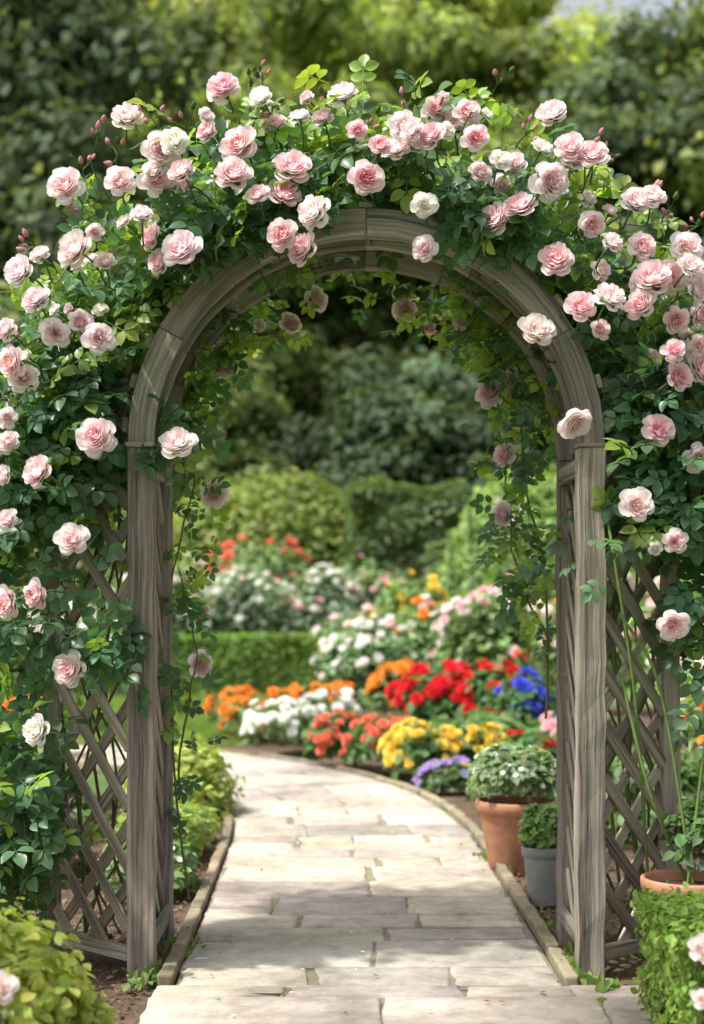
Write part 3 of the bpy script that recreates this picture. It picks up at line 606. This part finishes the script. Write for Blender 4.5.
for k,x,y,s,r,nm in (('low',1.0,30,.95,0,'dark_evergreen_tree'),('low',4.2,31,1.1,1,'dark_evergreen_tree'),('lowg',-3.2,31,1.0,2,'broadleaf_tree'),('lowg',-7.5,30,1.2,3,'broadleaf_tree'),('low',8.2,30,1.3,4,'dark_evergreen_tree'),
    ('dark',-8.6,36,1.3,1,'broadleaf_tree'),('dark',7.2,40,1.08,2,'broadleaf_tree'),('mid',-2.6,44,1.2,.5,'broadleaf_tree'),('mid',3.0,46,1.2,4,'broadleaf_tree'),('mid',11.5,42,1.15,2,'broadleaf_tree'),
    ('light',-1.5,56,1.35,0,'broadleaf_tree'),('light',6.5,58,1.28,2,'broadleaf_tree'),('light',-9,56,1.4,4,'broadleaf_tree'),('mid',14.5,54,1.25,5,'broadleaf_tree'),('dark',-12.5,40,1.2,3,'broadleaf_tree'),('mid',-15,52,1.6,1,'broadleaf_tree'),
    ('dark',13,34,1.,2.5,'broadleaf_tree'),('dark',-13,30,.9,5,'broadleaf_tree'),('low',12.5,28,1.2,1,'dark_evergreen_tree'),('low',-12,27,1.2,2,'dark_evergreen_tree'),('mid',18,46,1.2,2,'broadleaf_tree'),('mid',-20,44,1.2,2,'broadleaf_tree'),
    ('mid',2.5,62,1.75,3.3,'broadleaf_tree'),('mid',-5.5,64,1.9,1.3,'broadleaf_tree'),('light',19,64,1.3,3,'broadleaf_tree'),('mid',-13,68,2.,1,'broadleaf_tree'),('light',11,68,1.32,4,'broadleaf_tree')):
    put(k,x,y,s,r,nm)
# unseen tree added beside the viewpoint so its bough shades the near paving
nt_=MB();tube(nt_,smooth_path([(-3.9,2.0,0),(-3.85,2.05,1.8),(-3.6,2.3,3.2),(-3.5,2.4,5.2)],24),np.linspace(.13,.05,25),(.12,.10,.075),1,10)
for k in range(15):
    c=np.array([U(-2.2,-.95),U(3.1,3.62),U(3.95,4.4)]) if k<9 else np.array([U(-5,-3.6),U(1.2,2.4),U(4,5.6)])
    pp=smooth_path([(-3.6,2.3,3.2),((-3.6+c[0])/2,(2.3+c[1])/2,c[2]-.1),c],10);tube(nt_,pp,np.linspace(.035,.01,len(pp)),(.12,.10,.075),1,6)
    m_=120 if k<9 else 300;d=rnd(m_);P=c+d*U(.08,.34,m_)[:,None]*[1,.8,.6];nt_.inst(LEAFS,P,frames(d+[0,0,1.],rnd(m_)),U(.07,.12,m_),vary((.14,.22,.06),m_,.3))
nt_.build('unseen_shade_tree',[M_bush,M_bark])
bk=MB()
for k in range(60):
    x=-70+k*2.4;P,d=dome(500,(x+U(-1,1),80+U(-6,6),4),(5,4,U(12,20)),.7,-.3);bk.inst(QUAD,P,frames(d+rng.normal(0,.5,(500,3)),rnd(500)),U(.7,1.4,500)*1.2,vary((.20,.27,.10),500,.35))
bk.build('distant_tree_line',[M_tree])
# ------------------------------------------------------------------ LIGHT, WORLD, CAMERA
sv=Vector((-.86,-.42,0)).normalized();el=math.radians(60);sv=Vector((sv.x*math.cos(el),sv.y*math.cos(el),math.sin(el)))
ld=bpy.data.lights.new('sun','SUN');ld.energy=5.0;ld.angle=math.radians(1.6);ld.color=(1,.965,.91);lo=bpy.data.objects.new('sun',ld);bpy.context.scene.collection.objects.link(lo);lo.rotation_euler=sv.to_track_quat('Z','Y').to_euler()
w=bpy.data.worlds.new('World');bpy.context.scene.world=w;w.use_nodes=True;nt=w.node_tree;nt.nodes.clear()
sky=nt.nodes.new('ShaderNodeTexSky');sky.sky_type='NISHITA';sky.sun_disc=False;sky.sun_elevation=el;sky.sun_rotation=math.atan2(sv.x,sv.y);sky.dust_density=6
hs=nt.nodes.new('ShaderNodeHueSaturation');hs.inputs['Saturation'].default_value=.35;hs.inputs['Value'].default_value=1.6
bg=nt.nodes.new('ShaderNodeBackground');bg.inputs[1].default_value=.15;ow=nt.nodes.new('ShaderNodeOutputWorld');nt.links.new(sky.outputs[0],hs.inputs['Color']);nt.links.new(hs.outputs[0],bg.inputs[0]);nt.links.new(bg.outputs[0],ow.inputs[0])
cd=bpy.data.cameras.new('camera');co=bpy.data.objects.new('camera',cd);bpy.context.scene.collection.objects.link(co);co.location=(0,0,1.24);co.rotation_euler=(math.pi/2,0,0)
cd.sensor_fit='VERTICAL';cd.sensor_height=36;cd.lens=1525/1024*36;cd.shift_y=88/1024;cd.clip_end=1000
cd.dof.use_dof=True;cd.dof.focus_distance=4.95;cd.dof.aperture_fstop=1.9
bpy.context.scene.camera=co
sc=bpy.context.scene;sc.view_settings.view_transform='Standard';sc.view_settings.look='None';sc.view_settings.exposure=0
